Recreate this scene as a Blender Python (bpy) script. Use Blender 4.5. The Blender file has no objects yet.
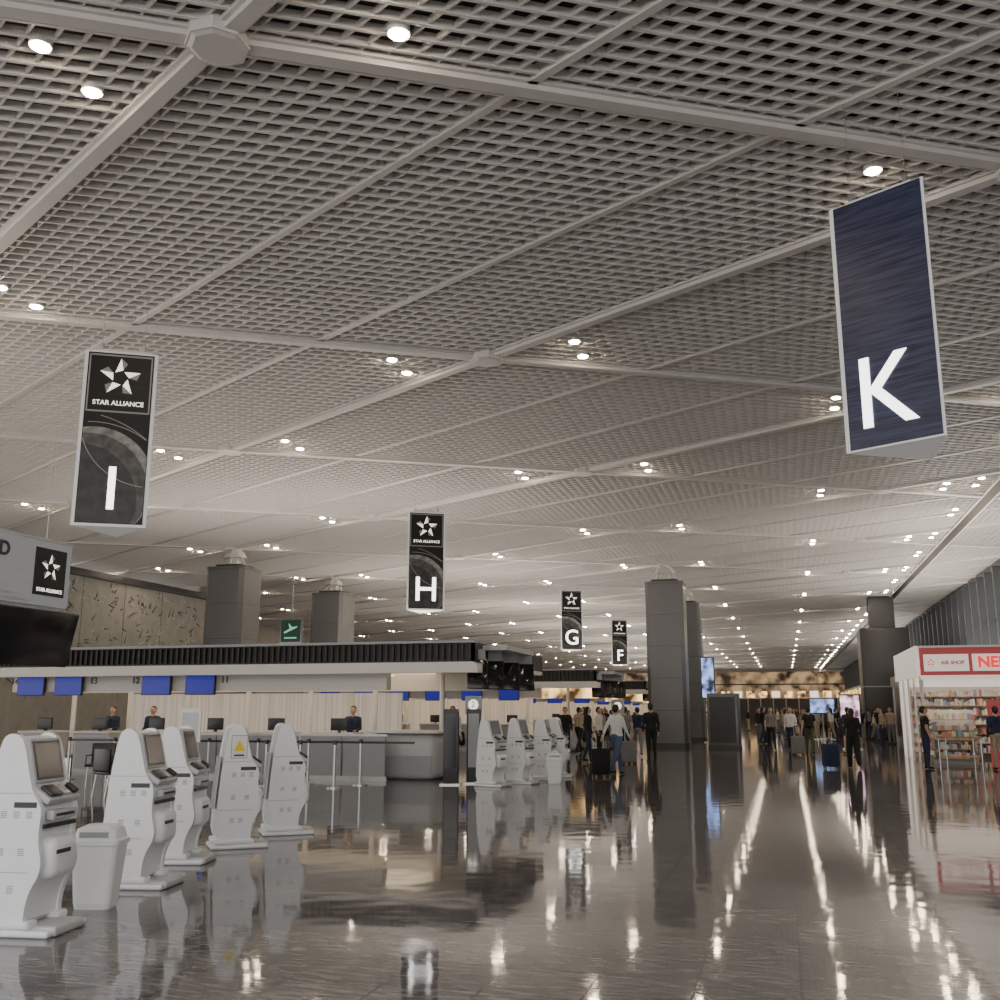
import bpy, bmesh, math, random
import numpy as np
from mathutils import Vector, Matrix
random.seed(7)
rad=math.radians
CEIL=8.2
YAW=rad(15.6)
def hall(X,Y):   # rotate survey coords (camera heading) into hall axes
    return (X*math.cos(YAW)-Y*math.sin(YAW), X*math.sin(YAW)+Y*math.cos(YAW))
coll=bpy.context.scene.collection
# ---------------------------------------------------------------- materials
MATS={}
def mat(name,col,rough=.5,metal=0,emit=None,es=0,var=.06,scale=8,spec=.5):
    if name in MATS: return MATS[name]
    m=bpy.data.materials.new(name); m.use_nodes=True
    nt=m.node_tree; b=nt.nodes['Principled BSDF']
    b.inputs['Roughness'].default_value=rough; b.inputs['Metallic'].default_value=metal
    b.inputs['Specular IOR Level'].default_value=spec
    tc=nt.nodes.new('ShaderNodeTexCoord'); n=nt.nodes.new('ShaderNodeTexNoise'); n.inputs['Scale'].default_value=scale
    r=nt.nodes.new('ShaderNodeValToRGB')
    r.color_ramp.elements[0].color=[max(0,c*(1-var)) for c in col]+[1]
    r.color_ramp.elements[1].color=[min(1,c*(1+var)) for c in col]+[1]
    if var>.3: r.color_ramp.elements[0].position=.35; r.color_ramp.elements[1].position=.65
    nt.links.new(tc.outputs['Object'],n.inputs['Vector']); nt.links.new(n.outputs['Fac'],r.inputs['Fac'])
    nt.links.new(r.outputs['Color'],b.inputs['Base Color'])
    if emit:
        b.inputs['Emission Color'].default_value=list(emit)+[1]; b.inputs['Emission Strength'].default_value=es
        if var>.3:
            mx=nt.nodes.new('ShaderNodeMath'); mx.operation='MULTIPLY'; mx.inputs[1].default_value=es*2
            cr=nt.nodes.new('ShaderNodeMapRange'); cr.inputs[1].default_value=.38; cr.inputs[2].default_value=.62
            nt.links.new(n.outputs['Fac'],cr.inputs[0]); nt.links.new(cr.outputs[0],mx.inputs[0]); nt.links.new(mx.outputs[0],b.inputs['Emission Strength'])
    MATS[name]=m; return m
M_slat=mat('slat_paint',(.76,.725,.68),.45,scale=3)
M_beam=mat('beam_paint',(.70,.67,.63),.4,scale=2)
M_deck=mat('plenum_deck',(.045,.042,.04),.9)
M_duct=mat('plenum_duct',(.14,.13,.12),.8)
M_lamp=mat('lamp_glow',(1,1,1),.5,emit=(1,.82,.60),es=210)
M_lampring=mat('lamp_ring',(.8,.78,.75),.4)
M_col=mat('column_panel',(.15,.15,.15),.32,.3,scale=2)
M_coldark=mat('column_dark',(.05,.05,.055),.35)
M_white=mat('white_plastic',(.86,.88,.90),.35,scale=4)
M_white2=mat('white_paint',(.80,.78,.74),.5)
M_grey=mat('grey_plastic',(.36,.38,.40),.4)
M_lgrey=mat('light_grey_laminate',(.52,.53,.54),.35)
M_dark=mat('dark_plastic',(.03,.03,.033),.3)
M_black=mat('black_gloss',(.01,.01,.012),.12)
M_louver=mat('louver_black',(.03,.028,.026),.5)
M_screen=mat('kiosk_screen',(.05,.045,.045),.15,emit=(.35,.25,.2),es=.08)
M_blue=mat('blue_screen',(.005,.008,.12),.3,emit=(.01,.015,.42),es=.5)
M_steel=mat('brushed_steel',(.6,.6,.6),.3,.9)
M_yellow=mat('warning_yellow',(.8,.6,.02),.5)
M_litw=mat('lit_white',(1,1,1),.5,emit=(1,.98,.95),es=3.6)
M_litedge=mat('lit_edge',(.75,.75,.75),.4,emit=(1,1,1),es=.15)
M_logo=mat('logo_lit',(1,.98,.9),.5,emit=(1,.93,.82),es=1.3)
M_signblk=mat('sign_black',(.012,.011,.011),.35,spec=.3)
M_planet=mat('planet_print',(.24,.225,.21),.4,var=.45,scale=7)
M_planet2=mat('planet_shade',(.08,.075,.07),.4,var=.45,scale=7)
M_planet3=mat('planet_night',(.03,.028,.027),.4,var=.4,scale=7)
M_arc=mat('orbit_line',(.33,.31,.30),.4)
def streak(name,c0,c1,sc,es=.5):
    m=bpy.data.materials.new(name); m.use_nodes=True; nt=m.node_tree; b=nt.nodes['Principled BSDF']
    tc=nt.nodes.new('ShaderNodeTexCoord'); mp=nt.nodes.new('ShaderNodeMapping'); mp.inputs['Scale'].default_value=sc
    n=nt.nodes.new('ShaderNodeTexNoise'); n.inputs['Scale'].default_value=1; n.inputs['Detail'].default_value=4
    r=nt.nodes.new('ShaderNodeValToRGB'); r.color_ramp.elements[0].position=.35; r.color_ramp.elements[1].position=.7
    r.color_ramp.elements[0].color=list(c0)+[1]; r.color_ramp.elements[1].color=list(c1)+[1]
    nt.links.new(tc.outputs['Object'],mp.inputs['Vector']); nt.links.new(mp.outputs[0],n.inputs['Vector'])
    nt.links.new(n.outputs['Fac'],r.inputs['Fac']); nt.links.new(r.outputs['Color'],b.inputs['Base Color'])
    b.inputs['Roughness'].default_value=.35
    nt.links.new(r.outputs['Color'],b.inputs['Emission Color']); b.inputs['Emission Strength'].default_value=es
    return m
M_navy=streak('navy_brushed_print',(.010,.012,.036),(.045,.053,.105),(2,2,45),.15)
def floor_mat():
    m=bpy.data.materials.new('polished_granite_tile'); m.use_nodes=True; nt=m.node_tree; b=nt.nodes['Principled BSDF']; L=nt.links.new
    tc=nt.nodes.new('ShaderNodeTexCoord')
    br=nt.nodes.new('ShaderNodeTexBrick'); br.offset=0; br.inputs['Scale'].default_value=1
    br.inputs['Brick Width'].default_value=.6; br.inputs['Row Height'].default_value=.6; br.inputs['Mortar Size'].default_value=.008
    br.inputs['Color1'].default_value=(.098,.09,.092,1); br.inputs['Color2'].default_value=(.155,.143,.142,1); br.inputs['Mortar'].default_value=(.035,.032,.032,1)
    L(tc.outputs['Object'],br.inputs['Vector'])
    n=nt.nodes.new('ShaderNodeTexNoise'); n.inputs['Scale'].default_value=6; n.inputs['Detail'].default_value=8; L(tc.outputs['Object'],n.inputs['Vector'])
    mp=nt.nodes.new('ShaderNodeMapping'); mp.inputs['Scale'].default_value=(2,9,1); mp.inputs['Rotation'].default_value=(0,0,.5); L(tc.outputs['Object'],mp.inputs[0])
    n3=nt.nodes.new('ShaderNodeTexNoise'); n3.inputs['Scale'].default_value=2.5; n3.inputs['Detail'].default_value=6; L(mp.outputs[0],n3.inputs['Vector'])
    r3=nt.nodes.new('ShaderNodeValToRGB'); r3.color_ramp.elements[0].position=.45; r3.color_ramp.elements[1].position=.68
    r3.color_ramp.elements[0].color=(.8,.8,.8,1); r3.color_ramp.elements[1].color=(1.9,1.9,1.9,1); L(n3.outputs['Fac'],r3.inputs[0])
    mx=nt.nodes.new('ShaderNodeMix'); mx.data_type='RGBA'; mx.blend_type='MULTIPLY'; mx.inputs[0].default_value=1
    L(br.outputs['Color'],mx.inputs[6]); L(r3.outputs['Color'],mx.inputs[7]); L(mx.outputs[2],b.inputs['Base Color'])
    mr=nt.nodes.new('ShaderNodeMapRange'); mr.inputs[3].default_value=.035; mr.inputs[4].default_value=.085; L(n.outputs['Fac'],mr.inputs[0]); L(mr.outputs[0],b.inputs['Roughness'])
    n2=nt.nodes.new('ShaderNodeTexNoise'); n2.inputs['Scale'].default_value=3.4; n2.inputs['Detail'].default_value=0; L(tc.outputs['Object'],n2.inputs['Vector'])
    bp=nt.nodes.new('ShaderNodeBump'); bp.inputs['Strength'].default_value=.07; bp.inputs['Distance'].default_value=.02
    L(n2.outputs['Fac'],bp.inputs['Height']); L(bp.outputs[0],b.inputs['Normal'])
    b.inputs['Specular IOR Level'].default_value=.6
    return m
M_floor=floor_mat()
# ---------------------------------------------------------------- mesh helper
class MB:
    def __init__(s): s.v=[];s.f=[];s.m=[];s.mats=[];s.sm=[]
    def mi(s,m):
        if m not in s.mats: s.mats.append(m)
        return s.mats.index(m)
    def poly(s,vs,fs,m,smooth=False,T=None):
        o=len(s.v); 
        if T is not None: vs=[tuple(T@Vector(v)) for v in vs]
        s.v+= [tuple(v) for v in vs]; k=s.mi(m)
        for f in fs: s.f.append([o+i for i in f]); s.m.append(k); s.sm.append(smooth)
    def box(s,x0,x1,y0,y1,z0,z1,m,T=None):
        v=[(x0,y0,z0),(x1,y0,z0),(x1,y1,z0),(x0,y1,z0),(x0,y0,z1),(x1,y0,z1),(x1,y1,z1),(x0,y1,z1)]
        s.poly(v,[(0,3,2,1),(4,5,6,7),(0,1,5,4),(1,2,6,5),(2,3,7,6),(3,0,4,7)],m,T=T)
    def rbox(s,x0,x1,y0,y1,z0,z1,r,m,T=None,seg=3):
        bm=bmesh.new(); bmesh.ops.create_cube(bm,size=1)
        for v in bm.verts:
            v.co=Vector(((x0+x1)/2+v.co.x*(x1-x0),(y0+y1)/2+v.co.y*(y1-y0),(z0+z1)/2+v.co.z*(z1-z0)))
        bmesh.ops.bevel(bm,geom=bm.edges[:],offset=r,segments=seg,profile=.5,affect='EDGES')
        s.addbm(bm,m,True,T)
    def addbm(s,bm,m,smooth=False,T=None):
        bm.verts.ensure_lookup_table(); bm.verts.index_update()
        s.poly([v.co[:] for v in bm.verts],[[v.index for v in f.verts] for f in bm.faces],m,smooth,T); bm.free()
    def beam(s,a,b,w,z0,z1,m,seg=0):
        dx,dy=b[0]-a[0],b[1]-a[1]; l=math.hypot(dx,dy); nx,ny=-dy/l*w/2,dx/l*w/2
        n=max(1,int(l/seg)) if seg else 1
        for i in range(n):
            p=(a[0]+dx*i/n,a[1]+dy*i/n); q=(a[0]+dx*(i+1)/n,a[1]+dy*(i+1)/n)
            v=[(p[0]-nx,p[1]-ny,z0),(q[0]-nx,q[1]-ny,z0),(q[0]+nx,q[1]+ny,z0),(p[0]+nx,p[1]+ny,z0)]
            v+=[(t[0],t[1],z1) for t in v[:4]]
            s.poly(v,[(0,3,2,1),(4,5,6,7),(0,1,5,4),(2,3,7,6)] if seg else [(0,3,2,1),(4,5,6,7),(0,1,5,4),(1,2,6,5),(2,3,7,6),(3,0,4,7)],m)
    def cyl(s,c,r,z0,z1,m,n=16,r2=None,T=None,smooth=True,rot=0):
        r2=r if r2 is None else r2
        a=[rot+2*math.pi*i/n for i in range(n)]
        v=[(c[0]+r*math.cos(t),c[1]+r*math.sin(t),z0) for t in a]+[(c[0]+r2*math.cos(t),c[1]+r2*math.sin(t),z1) for t in a]
        s.poly(v,[(i,(i+1)%n,n+(i+1)%n,n+i) for i in range(n)],m,smooth,T)
        s.poly(v,[list(range(n))[::-1],list(range(n,2*n))],m,False,T)
    def tube(s,p0,p1,r,m,n=10,r2=None):
        p0=Vector(p0);p1=Vector(p1);d=p1-p0
        T=Matrix.Translation(p0)@d.to_track_quat('Z','Y').to_matrix().to_4x4()
        s.cyl((0,0),r,0,d.length,m,n,r2,T)
    def ext(s,prof,y0,y1,m,T=None,smooth=False):
        n=len(prof); v=[(p[0],y0,p[1]) for p in prof]+[(p[0],y1,p[1]) for p in prof]
        s.poly(v,[(i,(i+1)%n,n+(i+1)%n,n+i) for i in range(n)],m,smooth,T)
        s.poly(v,[list(range(n))[::-1],list(range(n,2*n))],m,False,T)
    def sph(s,c,r,m,T=None,n=12):
        bm=bmesh.new(); bmesh.ops.create_uvsphere(bm,u_segments=n,v_segments=max(6,n//2+2),radius=1)
        rr=r if isinstance(r,(tuple,list)) else (r,r,r)
        for v in bm.verts: v.co=Vector((c[0]+v.co.x*rr[0],c[1]+v.co.y*rr[1],c[2]+v.co.z*rr[2]))
        s.addbm(bm,m,True,T)
    def mesh(s,name,recalc=True):
        me=bpy.data.meshes.new(name); me.from_pydata(s.v,[],s.f)
        for m in s.mats: me.materials.append(m)
        me.polygons.foreach_set('material_index',s.m); me.polygons.foreach_set('use_smooth',s.sm)
        if recalc:
            bm=bmesh.new(); bm.from_mesh(me); bmesh.ops.recalc_face_normals(bm,faces=bm.faces); bm.to_mesh(me); bm.free()
        me.update(); return me
    def obj(s,name,loc=(0,0,0),rz=0,parent=None,recalc=True):
        o=bpy.data.objects.new(name,s.mesh(name,recalc)); o.location=loc; o.rotation_euler=(0,0,rz); coll.objects.link(o)
        if parent: o.parent=parent
        return o
def empty(name,loc,rz=0):
    e=bpy.data.objects.new(name,None); e.location=loc; e.rotation_euler=(0,0,rz); coll.objects.link(e); return e
def text(name,body,size,loc,rot,m,parent=None,ext=.004,off=0,align='CENTER'):
    c=bpy.data.curves.new(name,'FONT'); c.body=body; c.size=size; c.extrude=ext; c.offset=off; c.align_x=align; c.align_y='CENTER'
    c.materials.append(m); o=bpy.data.objects.new(name,c); o.location=loc; o.rotation_euler=rot; coll.objects.link(o)
    if parent: o.parent=parent
    return o
# ---------------------------------------------------------------- ceiling
N0=(-5.11,7.78); L=9.6; ND=36; PITCH=L*math.sin(rad(60))/ND
DA=(-math.sin(rad(60)),.5); DB=(math.sin(rad(60)),.5)
def clip(p,d,x0,x1,y0,y1):
    t0,t1=-1e4,1e4
    for a,b,lo,hi in((p[0],d[0],x0,x1),(p[1],d[1],y0,y1)):
        u,v=(lo-a)/b,(hi-a)/b
        if u>v:u,v=v,u
        t0=max(t0,u);t1=min(t1,v)
    if t1-t0<.2: return None
    return (p[0]+d[0]*t0,p[1]+d[1]*t0),(p[0]+d[0]*t1,p[1]+d[1]*t1)
slats=MB(); beams=MB()
FARD=172; WR=9.6
zones=[(-40,6.3,-2,FARD),(6.75,WR,-2,FARD)]
for z in zones:
    for fam,D in (('a',DA),('b',DB)):
        nrm=(-D[1],D[0])
        ks=[(( x-N0[0])*nrm[0]+(y-N0[1])*nrm[1])/PITCH for x in z[:2] for y in z[2:]]
        for k in range(int(min(ks))-1,int(max(ks))+2):
            p=(N0[0]+nrm[0]*k*PITCH,N0[1]+nrm[1]*k*PITCH)
            c=clip(p,D,*z)
            if not c: continue
            if k%ND==0: beams.beam(c[0],c[1],.17,CEIL-.08,CEIL+.22,M_beam,2); beams.beam(c[0],c[1],.27,CEIL-.02,CEIL+.03,M_beam,2)
            elif fam=='a' and k%12==0: beams.beam(c[0],c[1],.10,CEIL-.02,CEIL+.15,M_beam,2)
            elif fam=='b': slats.beam(c[0],c[1],.038,CEIL,CEIL+.10,M_slat,1.2)
            else: slats.beam(c[0],c[1],.024,CEIL+.015,CEIL+.09,M_slat,1.2)
nodes=[]
for i in range(-5,3):
    for j in range(-3,20):
        x=N0[0]+i*L*math.sin(rad(60)); y=N0[1]+j*L+(i%2)*L/2
        if -40<x<6 and 0<y<FARD-2: nodes.append((x,y))
for x,y in nodes:
    beams.cyl((x,y),.32,CEIL-.11,CEIL+.1,M_beam,8,.34,smooth=False,rot=rad(22.5))
    beams.cyl((x,y),.25,CEIL-.13,CEIL-.11,M_beam,8,.3,smooth=False,rot=rad(22.5))
slats.obj('ceiling_grille',recalc=False)
beams.obj('ceiling_truss',recalc=False)
lamps=MB()
def lamp(x,y,r=.085):
    lamps.cyl((x,y),r+.03,CEIL-.03,CEIL+.05,M_lampring,12)
    lamps.cyl((x,y),r,CEIL-.045,CEIL-.031,M_lamp,8)
for x,y in nodes:
    for dx in(-1.78,1.78):
        for dy in(-.4,.4):
            if x+dx<5.4: lamp(x+dx,y+dy)
for j in range(1,34):
    for q in(-.5,.5): lamp(5.85,12.2+j*4.8+q)
lamps.obj('ceiling_downlights')
dk=MB(); dk.box(-41,WR+.2,-3,FARD+1,CEIL+1.3,CEIL+1.4,M_deck)
for j in range(0,26): dk.box(-40,WR,j*6.7,j*6.7+.5,CEIL+.75,CEIL+1.25,M_duct)
dk.box(6.3,6.36,-2,FARD,CEIL-.06,CEIL+.6,M_beam); dk.box(6.69,6.75,-2,FARD,CEIL-.06,CEIL+.6,M_beam)
dk.obj('ceiling')
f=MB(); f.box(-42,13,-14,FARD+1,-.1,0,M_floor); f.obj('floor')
# ---------------------------------------------------------------- walls
M_stone=mat('relief_stone',(.44,.425,.38),.7,var=.25,scale=2.0)
M_relief=mat('relief_dark',(.17,.165,.15),.8)  # dark tone of the relief strokes and panel joints
w=MB(); w.box(-30.6,-30,18,48,0,7.45,M_stone)
for i in range(9): w.box(-30.01,-29.99,20+i*3,20.03+i*3,2,7.45,M_relief)
for i in range(700):
    y=random.uniform(19,47.5); z=random.uniform(2.8,7.2); a=random.uniform(-.6,1.4); l=random.uniform(.2,.55)
    w.tube((-29.99,y,z),(-29.99,y+l*math.cos(a),z+l*math.sin(a)),.035,M_relief if i%2 else M_white2,5,.006)
w.box(-31,-29.7,18,48.2,7.45,7.75,M_coldark)  # solid dark strip stands in for the shadowed gap above the wall
w.obj('wall_left')
M_farl=mat('far_partition',(.50,.46,.41),.6)
w=MB(); w.box(-40.5,-40,48,FARD,0,CEIL+.9,M_farl); w.box(-40,-30.3,47.8,48,0,CEIL+.9,M_farl)
w.obj('wall_left_rear')
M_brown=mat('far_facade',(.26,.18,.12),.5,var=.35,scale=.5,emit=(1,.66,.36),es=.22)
M_gold=mat('gold_sign',(.9,.6,.3),.5,emit=(1,.62,.26),es=1.3,var=.7,scale=1.2)
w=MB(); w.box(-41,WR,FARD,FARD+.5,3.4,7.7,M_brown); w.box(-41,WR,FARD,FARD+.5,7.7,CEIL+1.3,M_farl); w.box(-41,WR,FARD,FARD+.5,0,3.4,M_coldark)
for i in range(24):
    x=-38+i*2.0; w.box(x,x+1.3,FARD-.1,FARD,3.6,4.6,M_gold if i%3 else M_logo)
    w.box(x+.1,x+.3,FARD-.2,FARD,0,3.5,M_farl)
w.box(-41,WR,FARD-.3,FARD,5.6,5.8,M_coldark)
w.obj('wall_far')
M_pane=mat('frosted_pane',(.5,.54,.56),.25,emit=(.75,.85,.95),es=.34)
M_frame=mat('window_frame',(.08,.085,.09),.4,.3)
w=MB(); w.box(WR,WR+.3,-4,FARD,0,3.4,M_lgrey); w.box(WR,WR+.3,-4,FARD,7.9,CEIL+1.3,M_frame); w.box(WR-.1,WR,-4,FARD,3.4,3.6,M_frame)
w.box(WR+.0,WR+.12,-4,FARD,5.6,5.68,M_frame)
for i in range(88):
    y=-3+i*2.0; w.box(WR-.28,WR+.15,y,y+.2,3.4,7.95,M_frame)
w.obj('wall_right')
g=MB(); g.box(WR+.16,WR+.2,-4,FARD,3.4,7.9,M_pane); g.obj('window_1')
# ---------------------------------------------------------------- columns
def column(x,y):
    c=MB(); h=.85; ch=.16
    def ring(hh,cc): return [(-hh+cc,-hh),(hh-cc,-hh),(hh,-hh+cc),(hh,hh-cc),(hh-cc,hh),(-hh+cc,hh),(-hh,hh-cc),(-hh,-hh+cc)]
    def pr(hh,cc,z0,z1,m):
        R=ring(hh,cc); n=8; v=[(a,b,z0) for a,b in R]+[(a,b,z1) for a,b in R]
        c.poly(v,[(i,(i+1)%n,n+(i+1)%n,n+i) for i in range(n)]+[list(range(n))[::-1],list(range(n,2*n))],m)
    pr(.88,.16,0,.18,M_coldark)
    z=.18
    for i in range(5): pr(h,ch,z,z+1.39,M_col); pr(h-.02,ch,z+1.39,z+1.41,M_coldark); z+=1.41
    pr(h-.25,.1,z,z+.2,M_coldark); pr(h+.02,ch,z+.0,z+.08,M_col)
    c.cyl((0,0),.28,z,CEIL,M_beam,8,.22,smooth=False); c.cyl((0,0),.5,CEIL-.45,CEIL-.2,M_beam,8,.35,smooth=False)
    for k in range(4):
        a=k*math.pi/2; c.tube((.5*math.cos(a),.5*math.sin(a),z),(.2*math.cos(a),.2*math.sin(a),CEIL-.1),.05,M_beam)
    c.obj('column',(x,y,0))
for p in ((-5.0,46.2),(-5.0,55.8),(-21.6,36.6),(-21.6,46.2)): column(*p)
c=MB(); c.rbox(-1.35,1.35,-1.35,1.35,0,6.3,.1,M_coldark); c.box(-1.37,1.37,-1.37,1.37,2.9,2.96,M_grey); c.box(-.7,.7,-.7,.7,6.3,CEIL,M_coldark); c.obj('service_column',(5.8,63.8,0))
# ---------------------------------------------------------------- hanging prism signs
def circ_clip(cx,cz,r,x0,x1,z0,z1,n=60):
    P=[(cx+r*math.cos(2*math.pi*i/n),cz+r*math.sin(2*math.pi*i/n)) for i in range(n)]
    for ax,lim,sg in((0,x0,1),(0,x1,-1),(1,z0,1),(1,z1,-1)):
        Q=[]
        for i in range(len(P)):
            a,b=P[i-1],P[i]; ia=(a[ax]-lim)*sg>=0; ib=(b[ax]-lim)*sg>=0
            if ia!=ib:
                t=(lim-a[ax])/(b[ax]-a[ax]); Q.append((a[0]+(b[0]-a[0])*t,a[1]+(b[1]-a[1])*t))
            if ib: Q.append(b)
        P=Q
        if not P: break
    return P
def star_logo(mb,cx,cz,R,y,m,T=None):
    for k in range(5):
        a=math.pi/2+k*2*math.pi/5
        tip=(cx+R*math.cos(a),cz+R*math.sin(a))
        b1=(cx+R*.36*math.cos(a+.75),cz+R*.36*math.sin(a+.75))
        b3=(cx+R*.42*math.cos(a-.30),cz+R*.42*math.sin(a-.30))
        b4=(cx+R*.80*math.cos(a-.42),cz+R*.80*math.sin(a-.42))
        mb.poly([(p[0],y,p[1]) for p in (tip,b1,b3)],[(0,1,2)],m,T=T)
        mb.poly([(p[0],y-.001,p[1]) for p in (tip,b3,b4)],[(0,1,2)],M_arc,T=T)
def hang_sign(letter,loc,rz,kind):
    e=empty('hanging_sign',(loc[0],loc[1],4.2),rz)
    S=1.03; H=2.74; ir=S/2/math.sqrt(3); R=S/math.sqrt(3)
    if kind!='navy': H=2.66
    b=MB(); v=[]
    for z in(0,H):
        for k in range(3):
            a=math.pi/2+k*2*math.pi/3; v.append((R*math.cos(a),R*math.sin(a),z))
    b.poly(v,[(0,1,4,3),(1,2,5,4),(2,0,3,5),(0,2,1),(3,4,5)],M_litedge)
    for px in(-.3,.3):
        b.tube((px,-.2,H),(px,-.2,CEIL-4.2),.004,M_steel,6); b.tube((px,-.2,H),(px,-.2,H+.14),.03,M_steel)
    b.box(-.36,.36,-.24,-.16,H,H+.05,M_beam)
    for k in range(3):
        T=Matrix.Rotation(k*2*math.pi/3,4,'Z')
        y=-ir-.004
        w=S/2-.05
        if kind=='navy':
            b.box(-w,w+.02,y-.006,y,.02,H-.01,M_navy,T)
        else:
            b.box(-w,w,y-.006,y,.04,H-.03,M_signblk,T)
            for n_,(cx,cz,r_,mm) in enumerate(((-.28,.62,.86,M_planet),(-.36,.52,.86,M_planet2),(-.50,.36,.86,M_planet3))):
                P=circ_clip(cx,cz,r_,-w+.01,w-.01,.05,1.70)
                P=[(px_,pz_) if math.hypot(px_+.28,pz_-.62)<=.855 else (-.28+(px_+.28)*.855/math.hypot(px_+.28,pz_-.62),.62+(pz_-.62)*.855/math.hypot(px_+.28,pz_-.62)) for px_,pz_ in P] if n_ else P
                b.poly([(p[0],y-.009-.001*n_,p[1]) for p in P],[list(range(len(P)))],mm,T=T)
            for rr,cx,cz in((1.25,-.3,.3),(1.0,.5,1.6),(1.6,-.6,.1)):
                pts=[(cx+rr*math.cos(t/80*2*math.pi),cz+rr*math.sin(t/80*2*math.pi)) for t in range(81)]
                for p,q in zip(pts,pts[1:]):
                    if all(abs(a[0])<w-.01 and .05<a[1]<1.68 for a in(p,q)):
                        dx,dz=q[0]-p[0],q[1]-p[1]; l=math.hypot(dx,dz); nx,nz=-dz/l*.006,dx/l*.006
                        b.poly([(p[0]-nx,y-.013,p[1]-nz),(q[0]-nx,y-.013,q[1]-nz),(q[0]+nx,y-.013,q[1]+nz),(p[0]+nx,y-.013,p[1]+nz)],[(0,1,2,3)],M_arc,T=T)
            zl=1.71
            for (x0,x1,z0,z1) in((-w+.02,w-.02,zl,zl+.025),(-w+.02,w-.02,H-.08,H-.055),(-w+.02,-w+.04,zl,H-.055),(w-.04,w-.02,zl,H-.055)):
                b.box(x0,x1,y-.01,y,z0,z1,M_arc,T)
            star_logo(b,0,2.25,.30,y-.012,M_logo,T)
    b.obj('sign_body',parent=e)
    for k in range(3):
        T=Matrix.Rotation(k*2*math.pi/3,4,'Z')
        def put(nm,body,size,z,m,off,ext,x=0,sx=1):
            t=text(nm,body,size,(0,0,0),(0,0,0),m,e,ext,off)
            t.matrix_basis=T@Matrix.Translation((x,-ir-.02,z))@Matrix.Rotation(math.pi/2,4,'X')@Matrix.Diagonal((sx,1,1,1))
        if kind=='navy': put('letter_%d'%k,letter,1.08,.55,M_litw,.004,.006,-.05,.90)
        else:
            put('letter_%d'%k,letter,.92,.53,M_litw,.004,.006)
            put('caption_%d'%k,'STAR ALLIANCE',.10,1.85,M_logo,.001,.002)
    return e
hang_sign('K',(1.355,10.65),rad(-30),'navy')
hang_sign('I',(-9.44,12.45),rad(30),'star')
hang_sign('H',(-9.23,25.4),rad(30),'star')
hang_sign('G',(-9.1,44.2),rad(30),'star')
hang_sign('F',(-9.4,59.8),rad(30),'star')
# ---------------------------------------------------------------- check-in islands
M_back=streak('ribbed_backwall',(.42,.38,.34),(.62,.58,.54),(14,1,.1),.3)
M_warmlit=mat('bulkhead_glow',(.9,.85,.75),.5,emit=(1,.80,.56),es=1.3)
def island(d0,sr,sl,n,screens=None,gold=False):
    e=empty('check_in_island',(0,d0,0))
    b=MB()
    b.box(sl,sr,-.5,6.5,2.62,2.72,M_white2)
    b.box(sl,sr,-.5,-.42,2.72,3.18,M_louver); b.box(sl,sr,6.42,6.5,2.72,3.18,M_louver)
    b.box(sr-.08,sr,-.5,6.5,2.72,3.18,M_louver)
    for i in range(int((sr-sl)/.16)): b.box(sl+i*.16,sl+i*.16+.04,-.58,-.5,2.76,3.14,M_louver)
    b.box(sl,sr+.05,-.62,-.40,3.16,3.22,M_grey)
    b.box(sl,sr+.15,-.75,-.3,2.46,2.68,M_white2)
    b.box(sl,sr-2.4,.0,.3,2.08,2.5,M_white2); b.box(sl,sr-2.4,.32,.5,2.42,2.5,M_warmlit)
    b.box(sl,sr-.5,2.5,2.8,2.1,2.62,M_gold if gold else M_white2)
    for i in range(n+1):
        x=sl+.3+i*(sr-sl-2)/n
        b.cyl((x,2.2),.07,0,2.6,M_white2,12)
    b.box(sl,sr-4,5.2,5.3,0,2.1,M_back)
    b.box(sl,sr-2,.9,4.6,2.55,2.62,M_warmlit)
    nn=n
    for i in range(nn):
        x=sl+.4+i*(sr-3.0-sl)/nn; wd=(sr-3.0-sl)/nn
        b.box(x,x+wd*.62,0,.55,0,1.0,M_lgrey); b.box(x-.03,x+wd*.62+.03,-.08,.6,1.0,1.05,M_white2)
        b.box(x+wd*.66,x+wd*.97,0,.9,0,.35,M_steel); b.box(x+wd*.66,x+wd*.97,.05,1.6,.35,.42,M_dark)
        b.box(x+.05,x+wd*.57,-.012,0,.08,.9,M_grey)
        b.rbox(x+.4,x+.85,.15,.22,1.1,1.4,.02,M_dark); b.box(x+.6,x+.65,.15,.25,1.05,1.1,M_dark)
    b.rbox(sr-2.6,sr-.9,-.6,1.1,0,1.06,.2,M_lgrey,seg=4); b.box(sr-2.5,sr-1,-.61,-.59,.15,.55,M_grey)
    b.rbox(sr-2.7,sr-.8,-.7,1.2,1.06,1.11,.02,M_white2)
    b.obj('counter_and_canopy',parent=e)
    s=MB()
    if screens is None: screens=[sl+1.3+i*(sr-3.4-sl)/nn for i in range(nn)]
    for x in screens:
        s.rbox(x-.43,x+.43,-.14,-.06,1.98,2.52,.01,M_dark); s.box(x-.41,x+.41,-.145,-.139,2.0,2.5,M_blue)
    for k in range(4):
        T=Matrix.Translation((sr+.02+.16*k,-.3+.9*k,2.5))@Matrix.Rotation(rad(20),4,'Z')@Matrix.Rotation(rad(-12),4,'X')
        s.rbox(-.24,.24,-.04,.04,-.42,.28,.02,M_black,T); s.box(-.2,.2,.04,.1,.1,.55,M_grey,T)
    s.box(sr-.05,sr+.6,.2,3.0,3.02,3.14,M_lgrey)
    s.obj('monitors',parent=e)
    return e
e=island(23.3,-7.0,-20.4,6,[-19.7,-18.5,-15.8,-14.5])
for nm,x in(('14',-20.32),('13',-17.8),('12',-16.5),('11',-13.85)): text('counter_number_'+nm,nm,.24,(x,-.02,2.36),(math.pi/2,0,0),M_dark,e,.004,.006)
island(7.4,-12.6,-20.5,4)
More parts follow.
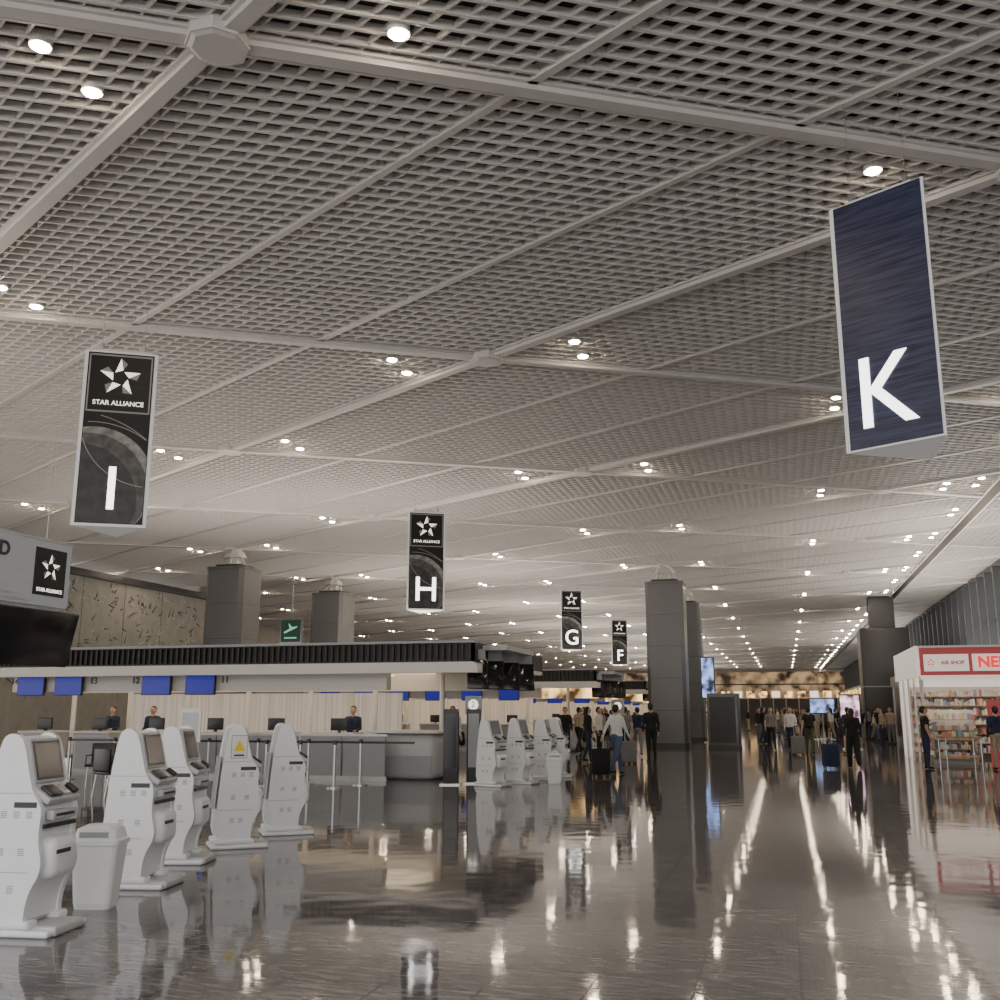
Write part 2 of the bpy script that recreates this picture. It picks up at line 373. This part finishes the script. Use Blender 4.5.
island(40.5,-7.2,-20.2,6,gold=True)
for d in (57,73,89,105,121,137,153): island(d,-7.4,-20.2,6,gold=True)
def fill_light(x,y,z,sx,sy,p,c=(1,.915,.82)):  # unseen upward fill, added over the canopies to brighten the ceiling
    l=bpy.data.lights.new('ceiling_fill','AREA'); l.shape='RECTANGLE'; l.size=sx; l.size_y=sy; l.energy=p; l.color=c
    o=bpy.data.objects.new('ceiling_fill',l); o.location=(x,y,z); o.rotation_euler=(math.pi,0,0); coll.objects.link(o)
fill_light(-16.5,10.4,3.3,7,4,380)
for d,p in ((23.3,650),(40.5,750),(57,850),(73,850),(89,850),(105,850),(121,850),(137,850),(153,850)): fill_light(-13.8,d+3,3.3,11,4,p)
# ---------------------------------------------------------------- board at island I
e=empty('airline_board',(-9.6,10.0,0))
M_board=mat('board_grey',(.34,.35,.36),.4,emit=(.8,.85,.9),es=.10)
b=MB(); b.box(-.12,0,-3.2,1.85,2.98,3.86,M_board); b.box(-.14,.01,-3.2,1.87,3.86,3.89,M_lgrey)
b.box(.0,.012,1.15,1.75,3.12,3.76,M_signblk)
for i in range(4): b.box(.0,.008,-3.2+i*.5,1.1-i*.3,3.02+i*.06,3.05+i*.06,M_lgrey)
T=Matrix.Translation((.014,1.45,3.50))@Matrix.Rotation(math.pi/2,4,'Z')
star_logo(b,0,0,.19,0,M_logo,T)
b.box(-.5,-.05,-3.2,1.7,2.72,2.98,M_lgrey)
b.tube((-.06,1.4,3.9),(-.06,1.4,CEIL),.004,M_steel,6); b.tube((-.06,-2,3.9),(-.06,-2,CEIL),.004,M_steel,6)
for yy in(1.0,-.85):
    T=Matrix.Translation((.12,yy,2.55))@Matrix.Rotation(rad(12),4,'Y')
    b.rbox(-.04,.04,-.9,.85,-.38,.36,.02,M_black,T)
b.obj('board_body',parent=e)
text('board_letters','UNITED',.26,(.02,.66,3.64),(math.pi/2,0,math.pi/2),M_dark,e,off=.008,align='RIGHT')
text('caption','STAR ALLIANCE',.07,(.02,1.45,3.19),(math.pi/2,0,math.pi/2),M_logo,e)
# departures sign
e=empty('departures_sign',(-14.2,27.5,0)); b=MB(); M_gr=mat('green_pictogram',(.08,.25,.16),.4,emit=(.15,.7,.4),es=.12)
b.rbox(-.36,.36,-.06,.06,3.55,4.3,.02,M_dark); b.box(-.32,.32,-.065,-.06,3.6,4.25,mat('green_panel',(.005,.015,.011),.6,spec=.1))
b.poly([(-.2,-.07,3.85),(.2,-.07,4.02),(.22,-.07,4.07),(.05,-.07,4.04),(-.05,-.07,4.15),(-.08,-.07,4.15),(-.03,-.07,4.0),(-.22,-.07,3.9)],[tuple(range(8))],M_gr)
b.box(-.2,.2,-.07,-.065,3.7,3.74,M_gr)
b.tube((0,0,4.3),(0,0,CEIL),.006,M_steel,6); b.obj('sign_panel',parent=e)
# ---------------------------------------------------------------- self check-in kiosks
def smoothprof(P,it=2):
    for _ in range(it):
        Q=[]
        for i in range(len(P)):
            a,b=P[i],P[(i+1)%len(P)]
            Q+= [(a[0]*.75+b[0]*.25,a[1]*.75+b[1]*.25),(a[0]*.25+b[0]*.75,a[1]*.25+b[1]*.75)]
        P=Q
    return P
def kiosk_mesh():
    b=MB()
    side=[(-.26,.05),(-.25,.5),(-.21,1.0),(-.15,1.38),(-.09,1.43),(-.01,1.42),(.04,1.36),(.10,1.12),(.14,1.0),(.20,.93),(.22,.86),(.21,.72),(.22,.62),(.25,.52),(.24,.42),(.18,.32),(.15,.20),(.15,.05)]
    sp=smoothprof(side,2)
    W=.25
    for y0,y1 in((-W,-W+.05),(W-.05,W)): b.ext(sp,y0,y1,M_white)
    core=[(x*.93-.005,z if z<.2 else z*.985) for x,z in side]
    b.ext(smoothprof(core,2),-W+.05,W-.05,M_white)
    b.rbox(-.30,.36,-.27,.27,0,.05,.02,M_white)
    b.rbox(.05,.38,-.2,.2,.0,.07,.02,M_lgrey)
    b.rbox(.08,.30,-.17,.17,.38,.68,.07,M_white,seg=4)
    a=math.atan2(.06,.24)
    T=Matrix.Translation((.055,0,1.22))@Matrix.Rotation(-a,4,'Y')
    b.rbox(-.02,.03,-.205,.205,-.17,.17,.012,M_lgrey,T)
    b.box(.03,.034,-.175,.175,-.145,.145,M_dark,T); b.box(.034,.036,-.155,.155,-.125,.125,M_screen,T)
    T=Matrix.Translation((.175,0,.985))@Matrix.Rotation(rad(34),4,'Y')
    b.rbox(-.07,.09,-.21,.21,-.03,.02,.01,M_lgrey,T); b.rbox(-.05,.07,-.18,-.03,.02,.05,.01,M_dark,T); b.rbox(-.05,.06,.02,.10,.02,.04,.008,M_steel,T); b.rbox(-.04,.06,.13,.19,.02,.06,.01,M_dark,T)
    b.rbox(.20,.265,-.16,.16,.80,.87,.01,M_lgrey); b.box(.26,.268,-.12,.12,.825,.845,M_dark)
    b.box(.295,.303,-.13,.05,.56,.59,M_dark)
    b.box(.215,.235,-.21,.21,.745,.775,M_dark)
    for sy in(-1,1):
        for gx,gz in((-.10,.82),(.0,.82),(.10,.82),(-.10,.3),(0,.3),(-.1,.56),(0.06,.56)):
            for i in range(4): b.box(gx,gx+.05,sy*W-.002,sy*W+.002,gz+i*.014,gz+i*.014+.007,M_grey)
        b.box(-.2,.13,sy*W-.001,sy*W+.001,.995,1.0,M_grey); b.box(-.24,.15,sy*W-.001,sy*W+.001,.44,.445,M_grey)
        b.box(.0,.18,sy*W-.002,sy*W+.002,.895,.935,M_dark)
        b.rbox(-.27,.2,sy*.2-.07,sy*.2+.07,.05,.11,.02,M_white)
    T=Matrix.Translation((-.245,0,.75))@Matrix.Rotation(rad(4),4,'Y')
    b.box(-.02,.0,-.14,.14,-.3,.3,M_lgrey,T)
    return b.mesh('kiosk')
KM=kiosk_mesh()
def kiosk(s,d,rz):
    o=bpy.data.objects.new('check_in_kiosk',KM); o.location=(s,d,0); o.rotation_euler=(0,0,rad(rz)); coll.objects.link(o); return o
kiosk(-5.55,6.68,8); kiosk(-5.93,8.6,10); kiosk(-6.42,10.0,14)
k4=kiosk(-6.45,11.25,38); kiosk(-6.5,12.6,36)
kiosk(-6.15,21.4,-16); kiosk(-5.75,22.3,-12); kiosk(-5.5,23.6,0); kiosk(-5.45,24.8,5)
b=MB(); b.box(-.12,.06,-.256,-.251,1.04,1.30,M_white2); b.box(-.125,.065,-.2512,-.2505,1.035,1.305,M_dark)
b.poly([(-.095,-.258,1.12),(.035,-.258,1.12),(-.03,-.258,1.25)],[(0,1,2)],M_yellow); b.box(-.09,.03,-.258,-.256,1.06,1.08,M_dark)
b.obj('notice_sheet',parent=k4)
b=MB(); b.box(-.15,.15,-.01,.01,1.2,1.62,M_white2); b.box(-.12,.12,-.015,-.01,1.25,1.57,M_lgrey); b.cyl((0,.02),.015,0,1.3,M_steel); b.cyl((0,.02),.16,0,.03,M_steel,20)
b.obj('notice_stand',(-7.3,11.5,0))
def bin_(s,d):
    b=MB()
    def rr(w,dp,z,r=.05,n=5):
        out=[]
        for cx,cy,a0 in((w-r,dp-r,0),(-w+r,dp-r,90),(-w+r,-dp+r,180),(w-r,-dp+r,270)):
            for i in range(n): a=rad(a0+90*i/(n-1)); out.append((cx+r*math.cos(a),cy+r*math.sin(a),z))
        return out
    rings=[rr(.145,.115,0),rr(.155,.125,.05),rr(.19,.15,.50),rr(.205,.165,.505),rr(.205,.165,.54),rr(.185,.15,.55),rr(.165,.13,.63),rr(.11,.09,.66)]
    v=[p for r in rings for p in r]; n=20
    fs=[(i*n+j,i*n+(j+1)%n,(i+1)*n+(j+1)%n,(i+1)*n+j) for i in range(len(rings)-1) for j in range(n)]
    b.poly(v,fs+[list(range(n))[::-1],[7*n+i for i in range(n)]],M_white,False)
    b.box(-.12,.12,-.152,-.145,.565,.61,M_grey)
    b.obj('waste_bin',(s,d,0),rad(15))
bin_(-5.60,7.58); bin_(-5.05,22.6)
def pylon(s,d,w,h,face,rz):
    b=MB(); b.rbox(-w/2,w/2,-.07,.07,0,h,.02,M_dark); b.box(-w/2+.04,w/2-.04,-.075,-.07,.35,h-.1,face); b.box(-w/2-.05,w/2+.05,-.2,.2,0,.03,M_steel); b.obj('information_pylon',(s,d,0),rad(rz))
pylon(-7.15,21.6,.34,1.62,M_black,10); pylon(-6.78,22.1,.32,1.62,M_grey,10)
def numsign(n,s,d):
    e=empty('queue_number_sign',(s,d,0)); b=MB(); b.cyl((0,0),.02,0,1.6,M_steel); b.cyl((0,0),.16,0,.03,M_steel,20); b.rbox(-.2,.2,-.03,.03,1.5,1.92,.02,M_grey)
    T=Matrix.Translation((0,-.032,1.72))@Matrix.Rotation(math.pi/2,4,'X'); b.cyl((0,0),.12,0,.006,M_logo,20,T=T); b.obj('sign',parent=e)
    text('digit',n,.2,(0,-.045,1.72),(math.pi/2,0,0),M_dark,e)
numsign('2',-6.95,22.62); numsign('1',-5.0,31.5)
def stanchion(s,d,s2=None,d2=None):
    b=MB(); b.cyl((0,0),.03,0,.95,M_steel,12); b.cyl((0,0),.17,0,.025,M_steel,20); b.cyl((0,0),.04,.88,.97,M_dark,12)
    if s2 is not None: b.beam((0,0),(s2-s,d2-d),.006,.88,.93,M_dark)
    b.obj('belt_barrier',(s,d,0))
for i in range(7): stanchion(-16.5+i*1.25,20.9,-16.5+(i+1)*1.25,20.9)
for i in range(3): stanchion(-10.8+i*.8,20.0)
b=MB(); 
for i in range(6): b.box(-15.5+i*1.1,-14.45+i*1.1,-.02,.02,.1,1.0,M_grey)
b.box(-15.5,-8.9,-.03,.03,1.0,1.05,M_steel); b.box(-15.5,-8.9,-.04,.04,.0,.1,M_steel); b.obj('queue_partition',(0,22.2,0))
def seat(s,d,rz=0):
    b=MB(); b.rbox(-.25,.25,-.25,.22,.42,.48,.02,M_dark); b.rbox(-.25,.25,.18,.24,.48,.9,.02,M_dark)
    for x in(-.2,.2):
        b.tube((x,-.2,0),(x,-.15,.42),.015,M_steel); b.tube((x,.24,0),(x,.18,.42),.015,M_steel)
        b.tube((x*1.25,-.15,.65),(x*1.25,.2,.65),.015,M_dark); b.tube((x*1.25,-.15,.45),(x*1.25,-.15,.65),.012,M_dark)
    b.obj('waiting_chair',(s,d,0),rad(rz))
for i in range(4): seat(-10.4-i*.62,16.4+i*.12,160)
for i in range(3): seat(-12.8-i*.7,19.0,20)
# ---------------------------------------------------------------- display block, screens
b=MB(); b.rbox(-.65,.65,-.3,.3,.0,2.3,.03,M_col); b.box(-.55,.55,-.31,-.3,.25,2.15,M_coldark); b.box(-.66,.66,-.31,.31,0,.12,M_coldark); b.obj('information_cabinet',(-2.55,44.9,0),rad(-8))
M_ad=mat('ad_screen',(.3,.4,.9),.3,emit=(.3,.45,1),es=.8,var=.7,scale=2.5)
M_ad2=mat('ad_screen_pink',(.9,.5,.6),.3,emit=(1,.65,.85),es=.9,var=.6,scale=3)
def adscreen(s,d,w,z0,z1,m,rz=0):
    b=MB(); b.rbox(-w/2-.05,w/2+.05,-.06,.06,z0-.05,z1+.05,.02,M_dark); b.box(-w/2,w/2,-.066,-.06,z0,z1,m)
    b.cyl((0,.0),.04,0,z0,M_steel,10); b.box(-w/2,w/2,-.25,.25,0,.04,M_steel); b.obj('advertising_screen',(s,d,0),rad(rz))
adscreen(-3.7,52.5,.6,2.2,4.2,M_ad); adscreen(2.6,45,.75,.95,2.2,M_ad2); adscreen(2.0,60,1.3,1.45,2.2,M_ad)
# ---------------------------------------------------------------- shop
M_red=mat('shop_red',(.7,.03,.04),.4,emit=(.9,.04,.05),es=1.0)
M_redp=mat('shop_red_glow',(.40,.06,.07),.4,emit=(.9,.15,.15),es=.15)  # red shop parts; the fascia's glow is put in as weak emission
M_shopw=mat('shop_white',(.85,.80,.76),.4,emit=(1,.90,.80),es=.45)  # white panels given some emission to make the shop brighter
M_glow=mat('shop_ceiling_light',(1,1,1),.4,emit=(1,.88,.72),es=14)
M_wood=mat('light_wood',(.45,.28,.14),.5)
e=empty('duty_free_shop',(4.0,33.0,0)); b=MB(); SW=5.2
b.box(0,SW,6,6.1,0,3.4,M_shopw); b.box(0,SW,0,6.1,3.3,3.5,M_white2)
b.box(-.02,SW,-.15,.0,2.62,3.5,M_redp); b.box(.1,1.35,-.17,-.15,2.74,3.24,M_shopw); b.box(1.45,SW,-.17,-.15,2.74,3.24,M_shopw); b.box(-.06,SW,-.2,.05,3.44,3.5,M_white2)
b.box(-.02,SW,-.16,.0,2.5,2.62,M_shopw)
b.box(-.12,-.0,-.15,6.1,2.6,3.5,M_shopw)
for x in(0,2.6,SW-.06): b.box(x-.05,x+.05,-.1,.06,0,2.6,M_white2)
for y in(1.5,3,4.5): b.box(-.06,.0,y,y+.08,0,2.6,M_white2)
for x in(.9,2.6,4.3): b.box(x-.5,x+.5,.8,1.1,3.26,3.3,M_glow); b.box(x-.5,x+.5,3.2,3.5,3.26,3.3,M_glow)
b.box(1.75,2.5,-.02,0,.0,1.9,M_redp); b.obj('shop_front',parent=e)
text('shop_letters','NEL',.44,(1.98,-.19,2.99),(math.pi/2,0,0),M_red,e,.01,.018)
text('shop_caption','AIR SHOP',.15,(.9,-.19,2.99),(math.pi/2,0,0),M_redp,e,.01,.004)
b=MB(); star_logo(b,.3,3.0,.12,-.18,M_red); b.obj('shop_emblem',parent=e)
pc=[mat('pack_%d'%i,c,.5) for i,c in enumerate([(.7,.25,.2),(.8,.7,.4),(.3,.4,.55),(.85,.85,.82),(.4,.5,.4),(.6,.45,.3),(.8,.6,.62),(.15,.15,.17),(.85,.8,.7),(.7,.65,.6),(.85,.85,.85),(.75,.7,.65)])]
b=MB()
def shelf(x0,x1,y0,y1,h,levels):
    b.box(x0,x1,y1-.03,y1,0,h,M_white2)
    for k in range(levels):
        z=.15+k*(h-.2)/levels; b.box(x0,x1,y0,y1,z,z+.03,M_wood)
        x=x0+.03
        while x<x1-.15:
            w_=random.uniform(.05,.13); b.box(x,x+w_-.01,y0+.04,y1-.06,z+.03,z+.03+random.uniform(.10,.24),random.choice(pc)); x+=w_
shelf(.3,5.0,5.3,5.8,2.4,7); shelf(.4,1.9,2.6,3.1,1.6,5); shelf(2.8,4.9,2.6,3.1,1.7,5); shelf(.3,1.5,.5,.95,1.3,4); shelf(3.0,4.9,.5,.95,1.3,4)
b.obj('merchandise_shelves',parent=e)
b=MB(); b.box(5.6,9.1,42,58,0,3.3,M_grey); b.box(5.55,5.6,42,58,.3,2.7,M_dark); b.box(5.5,5.6,42,58,2.8,3.3,M_lgrey)
for i in range(6): b.box(5.5,5.6,42+i*3,42.15+i*3,0,3.3,M_steel)
b.obj('shop_block')
b=MB(); b.box(6.0,9.1,70,120,0,3.6,M_grey); b.box(5.95,6.0,70,120,.3,3,M_dark)
for i in range(12): b.box(5.93,6.0,71+i*4,73+i*4,2.9,3.4,M_gold)
b.obj('shop_block')
fill_light(7.4,50,3.6,3,14,900); fill_light(7.6,90,3.8,3,30,1100); fill_light(6.6,36,3.7,4,5,550)  # same added fill on the shop roofs, for the right-hand ceiling
b=MB(); b.box(-.5,.5,-.3,.3,.85,.9,M_wood); b.box(-.45,.45,-.25,.25,.35,.38,M_wood)
for x in(-.46,.46):
    for y in(-.26,.26): b.tube((x,y,0),(x,y,.85),.02,M_steel)
for i in range(5): b.box(-.42+i*.17,-.3+i*.17,-.15,.1,.9,1.0+.03*(i%3),pc[i])
b.obj('display_table',(4.5,30.2,0),rad(12))
def trolley(s,d,rz):
    b=MB()
    for y in(-.25,.25):
        b.tube((-.4,y,.12),(.4,y,.16),.02,M_steel); b.tube((.4,y,.16),(.52,y,1.0),.018,M_steel)
        b.sph((-.35,y,.06),(.06,.025,.06),M_dark); b.sph((.35,y,.06),(.06,.025,.06),M_dark)
    b.tube((.52,-.27,1.0),(.52,.27,1.0),.025,M_dark); b.box(-.4,.4,-.24,.24,.15,.165,M_steel); b.tube((.45,-.25,.55),(.45,.25,.55),.012,M_steel)
    b.rbox(-.3,.25,-.2,.2,.17,.5,.04,pc[2]); b.obj('luggage_trolley',(s,d,0),rad(rz))
trolley(6.3,31.9,200)
# ---------------------------------------------------------------- suitcases
def suitcase(s,d,m,rz=0,h=.62):
    b=MB(); b.rbox(-.22,.22,-.13,.13,.06,.06+h,.05,m,seg=4)
    for i in range(5): b.rbox(-.17+i*.08,-.15+i*.08,-.14,.14,.12,h,.008,m,seg=1)
    for x in(-.17,.17):
        for y in(-.09,.09): b.sph((x,y,.03),(.03,.02,.03),M_dark)
    b.tube((-.09,.1,h),(-.09,.1,h+.4),.01,M_steel); b.tube((.09,.1,h),(.09,.1,h+.4),.01,M_steel); b.tube((-.1,.1,h+.4),(.1,.1,h+.4),.016,M_dark)
    b.obj('suitcase',(s,d,0),rad(rz))
# ---------------------------------------------------------------- people
skin=mat('skin',(.55,.36,.26),.5); SL=['skin','hair','top','bottom','shoe','bag']
dummy=[mat('p_'+n,(.5,.5,.5)) for n in SL]
def build_person(pose):
    P=[]; g=pose.get
    def S(p0,r0,p1,r1,slot): P.append((Vector(p0),r0,Vector(p1),r1,slot))
    S((0,0,1.42),.055,(0,-.01,1.50),.052,0)
    S((0,-.015,1.565),.078,(0,-.005,1.60),.088,0); S((0,-.045,1.53),.045,(0,-.03,1.56),.06,0)
    S((0,.02,1.615),.088,(0,.012,1.635),.085,1)
    if g('longhair'): S((0,.055,1.60),.08,(0,.085,1.38),.055,1)
    else: S((0,.045,1.58),.075,(0,.035,1.62),.08,1)
    hands=[]
    for sx in(-1,1):
        S((sx*.10,0,1.32),.095,(sx*.06,0,1.10),.095,2); S((sx*.06,0,1.10),.095,(sx*.075,0,.95),.105,2)
        S((sx*.03,0,1.38),.075,(sx*.165,0.005,1.385),.055,2)
        S((0,0,1.36),.08,(sx*.10,0,1.30),.1,2)
        arm=g('armR' if sx>0 else 'armL','down')
        sh=(sx*.175,0,1.375)
        if arm=='down': el,wr=(sx*.225,.03,1.12),(sx*.235,-.04,.89)
        elif arm=='fwd': el,wr=(sx*.21,-.02,1.12),(sx*.17,-.24,1.08)
        elif arm=='pull': el,wr=(sx*.22,.14,1.14),(sx*.25,.24,.93)
        elif arm=='phone': el,wr=(sx*.21,-.04,1.13),(sx*.08,-.22,1.22)
        elif arm=='swing': el,wr=(sx*.215,-.08,1.13),(sx*.22,-.22,.93)
        el=Vector(el);wr=Vector(wr)
        slv=0 if g('short') else 2
        mid=Vector(sh).lerp(el,.6)
        S(sh,.056,mid,.05,2); S(mid,.046,el,.042,slv); S(el,.042,wr,.030,slv)
        hd=(wr-el).normalized(); S(wr,.026,wr+hd*.07,.030,0); hands.append((wr,wr+hd*.07))
        st=g('stride',0)*sx
        hip=Vector((sx*.085,0,.90)); kn=Vector((sx*.095,-st*.55-.02*abs(st)*5,.50)); an=Vector((sx*.10,-st*1.0+.06*(st<0)+.02,.10+(.05 if st<-.1 else 0)))
        wide=g('wide',1)
        S((sx*.06,.01,.93),.105,hip,.10,3); S(hip,.097,kn,.065*wide,3); S(kn,.063*wide,an,.045*wide,3)
        S(an+Vector((0,.01,-.05)),.04,an+Vector((sx*.02,-.13,-.065)),.033,4)
    if g('pack'): S((0,.17,1.33),.11,(0,.17,1.05),.12,5)
    if g('tote'): S((.27,.0,.95),.07,(.27,.02,.72),.1,5)
    bm=bmesh.new()
    for p0,r0,p1,r1,sl in P:
        b2=bmesh.new()
        for p,r in((p0,r0),(p1,r1)):
            bmesh.ops.create_icosphere(b2,subdivisions=2,radius=r,matrix=Matrix.Translation(p))
        bmesh.ops.delete(b2,geom=b2.faces[:],context='FACES_ONLY')
        bmesh.ops.convex_hull(b2,input=b2.verts[:])
        bmesh.ops.delete(b2,geom=[v for v in b2.verts if not v.link_faces],context='VERTS')
        bmesh.ops.delete(b2,geom=[e_ for e_ in b2.edges if not e_.link_faces],context='EDGES')
        tm=bpy.data.meshes.new('t'); b2.to_mesh(tm); bm.from_mesh(tm); bpy.data.meshes.remove(tm); b2.free()
    me=bpy.data.meshes.new('tmp'); bm.to_mesh(me); bm.free()
    o=bpy.data.objects.new('tmp',me); coll.objects.link(o)
    md=o.modifiers.new('r','REMESH'); md.mode='VOXEL'; md.voxel_size=.016
    ms=o.modifiers.new('s','SMOOTH'); ms.iterations=3; ms.factor=.5
    dg=bpy.context.evaluated_depsgraph_get(); ev=o.evaluated_get(dg); me2=bpy.data.meshes.new_from_object(ev)
    bpy.data.objects.remove(o)
    n=len(me2.polygons); C=np.zeros(n*3); me2.polygons.foreach_get('center',C); C=C.reshape(-1,3)
    best=np.full(n,1e9); sl=np.zeros(n,int)
    for p0,r0,p1,r1,s_ in P:
        a=np.array(p0);d=np.array(p1)-a; t=np.clip(((C-a)@d)/max(1e-9,d@d),0,1)
        q=np.linalg.norm(C-(a+t[:,None]*d),axis=1)-(r0+(r1-r0)*t)
        if s_==1: q=np.where(C[:,1]<-.055,1e3,q)
        k=q<best; best[k]=q[k]; sl[k]=s_
    mb=MB(); mb.mats=list(dummy)
    mb.v=[v.co[:] for v in me2.vertices]; mb.f=[list(p.vertices) for p in me2.polygons]; mb.m=list(map(int,sl)); mb.sm=[True]*n
    for sx in(-1,1):
        mb.sph((sx*.032,-.093,1.60),(.011,.006,.007),dummy[1],n=8); mb.sph((sx*.086,0,1.585),(.012,.022,.03),dummy[0],n=8)
        mb.box(sx*.032-.016,sx*.032+.016,-.094,-.088,1.618,1.623,dummy[1])
    mb.sph((0,-.102,1.572),(.012,.016,.022),dummy[0],n=8); mb.sph((0,-.092,1.54),(.024,.006,.005),mat('lips',(.4,.15,.13)),n=8)
    for p0,p1 in hands:
        d=(p1-p0).normalized(); sd=Vector((0,1,0)) if abs(d.y)<.8 else Vector((0,0,1)); sd=(sd-d*sd.dot(d)).normalized()
        inn=Vector((-1 if p0.x>0 else 1,0,0))
        for k,l in enumerate((.060,.070,.066,.052)):
            b0=p1+sd*(-.024+.016*k)+d*.015; m1=b0+d*l*.55; m2=m1+(d*.7+inn*.6)*l*.5
            mb.tube(b0,m1,.0085,dummy[0],6,.008); mb.tube(m1,m2,.008,dummy[0],6,.006)
        tb=p0+d*.03-sd*.022; mb.tube(tb,tb-sd*.03+d*.03,.010,dummy[0],6,.008); mb.tube(tb-sd*.03+d*.03,tb-sd*.035+d*.06,.008,dummy[0],6,.006)
    if g('pack'):
        for sx in(-1,1): mb.tube((sx*.1,-.10,1.12),(sx*.11,-.09,1.38),.012,dummy[5],6); mb.tube((sx*.11,-.09,1.38),(sx*.1,.1,1.43),.012,dummy[5],6)
    bpy.data.meshes.remove(me2)
    return mb.mesh('person_body',False)
POSES={'stand':dict(),'walk':dict(stride=.28,armL='swing',armR='pull'),'walkpack':dict(stride=.25,armR='pull',pack=1,short=1),
 'phone':dict(armR='phone',short=1),'long':dict(longhair=1,stride=.12,tote=1),'wide':dict(longhair=1,wide=1.5,armR='pull',stride=.15),'work':dict(armL='fwd',armR='fwd')}
PM={k:build_person(v) for k,v in POSES.items()}
def C(n,c): return mat('cloth_'+n,c,.8,scale=20)
BLK=C('black',(.012,.012,.014));NAVY=C('navy',(.02,.03,.07));WHT=C('white',(.7,.7,.68));GRY=C('grey',(.2,.2,.2));DEN=C('denim',(.07,.11,.2));BGE=C('beige',(.42,.34,.25));RED=C('maroon',(.16,.03,.04));OLV=C('olive',(.08,.09,.05));LBL=C('lightblue',(.45,.5,.55))
HR=mat('hair_black',(.015,.012,.01),.5); HB=mat('hair_brown',(.06,.035,.02),.5)
def person(X,Y,pose,rz,top,bot,bag=BLK,hair=HR,sc=1,hallco=False):
    s,d=(X,Y) if hallco else hall(X,Y)
    if s>4.9 and d>41: return
    o=bpy.data.objects.new('person',PM[pose]); o.location=(s,d,0); o.rotation_euler=(0,0,rad(rz)); o.scale=(sc,)*3; coll.objects.link(o)
    for i,m in enumerate([skin,hair,top,bot,BLK,bag]):
        o.material_slots[i].link='OBJECT'; o.material_slots[i].material=m
    return o
person(2.95,26,'walk',150,WHT,DEN,BLK,sc=1.02)
suitcase(*hall(2.46,25.2),BLK,20)
suitcase(*hall(3.9,31.2),GRY,20)
person(4.77,32.4,'stand',200,BLK,BLK,sc=1.06)
person(4.15,33.9,'phone',170,GRY,BLK); person(2.75,32,'long',120,BLK,NAVY); person(2.3,36,'stand',30,BLK,NAVY)
person(4.9,36.5,'walk',190,NAVY,GRY); person(3.4,35.2,'stand',80,WHT,BLK); person(5.6,38,'phone',0,BLK,BLK); person(3.0,39,'walk',160,BGE,BLK)
person(11.1,42,'walkpack',10,GRY,BLK,RED); person(11.9,42,'long',-5,WHT,NAVY,BGE,HB); person(13.2,52,'walk',0,BLK,GRY)
person(11.3,37.5,'walkpack',180,BLK,OLV,BLK); person(9.95,29,'wide',185,BLK,BLK,sc=.97); suitcase(*hall(9.2,28.7),NAVY,15)
suitcase(*hall(10.8,37.3),GRY,15)
person(12.9,38,'long',200,NAVY,BGE); person(11.85,28.6,'phone',100,BLK,NAVY,sc=1.0); person(13.6,28.1,'stand',190,NAVY,BGE)
rr=random.Random(5)
tops=[BLK,BLK,NAVY,WHT,GRY,BGE,BLK,BLK,OLV,LBL]; bots=[BLK,NAVY,DEN,GRY,BLK,BGE]
for i in range(52):
    Y=rr.uniform(46,95); u=rr.uniform(.235,.385); X=u*Y
    person(X,Y,rr.choice(list(PM)[:6]),rr.uniform(0,360),rr.choice(tops),rr.choice(bots),rr.choice([BLK,RED,GRY,NAVY]),rr.choice([HR,HR,HB]),rr.uniform(.93,1.04))
for i in range(12):
    Y=rr.uniform(40,56); u=rr.uniform(.07,.13); person(u*Y,Y,rr.choice(list(PM)[:6]),rr.uniform(0,360),rr.choice(tops),rr.choice(bots),BLK,HR,rr.uniform(.93,1.04))
for s,r in((-18.2,0),(-16.9,10),(-10.9,5)): person(s,24.75,'work',r,rr.choice([NAVY,GRY]),NAVY,hallco=True)
person(-8.9,27,'long',30,WHT,BLK,hallco=True)
# ---------------------------------------------------------------- world + camera
wd=bpy.data.worlds.new('World'); bpy.context.scene.world=wd; wd.use_nodes=True
bg=wd.node_tree.nodes['Background']; bg.inputs[0].default_value=(1,.97,.95,1); bg.inputs[1].default_value=2.25
cam=bpy.data.cameras.new('Camera'); cam.lens=36; cam.sensor_width=36; cam.clip_end=500
co=bpy.data.objects.new('Camera',cam); co.location=(0,0,1.6); co.rotation_euler=(rad(90+11.86),0,YAW); coll.objects.link(co)
bpy.context.scene.camera=co
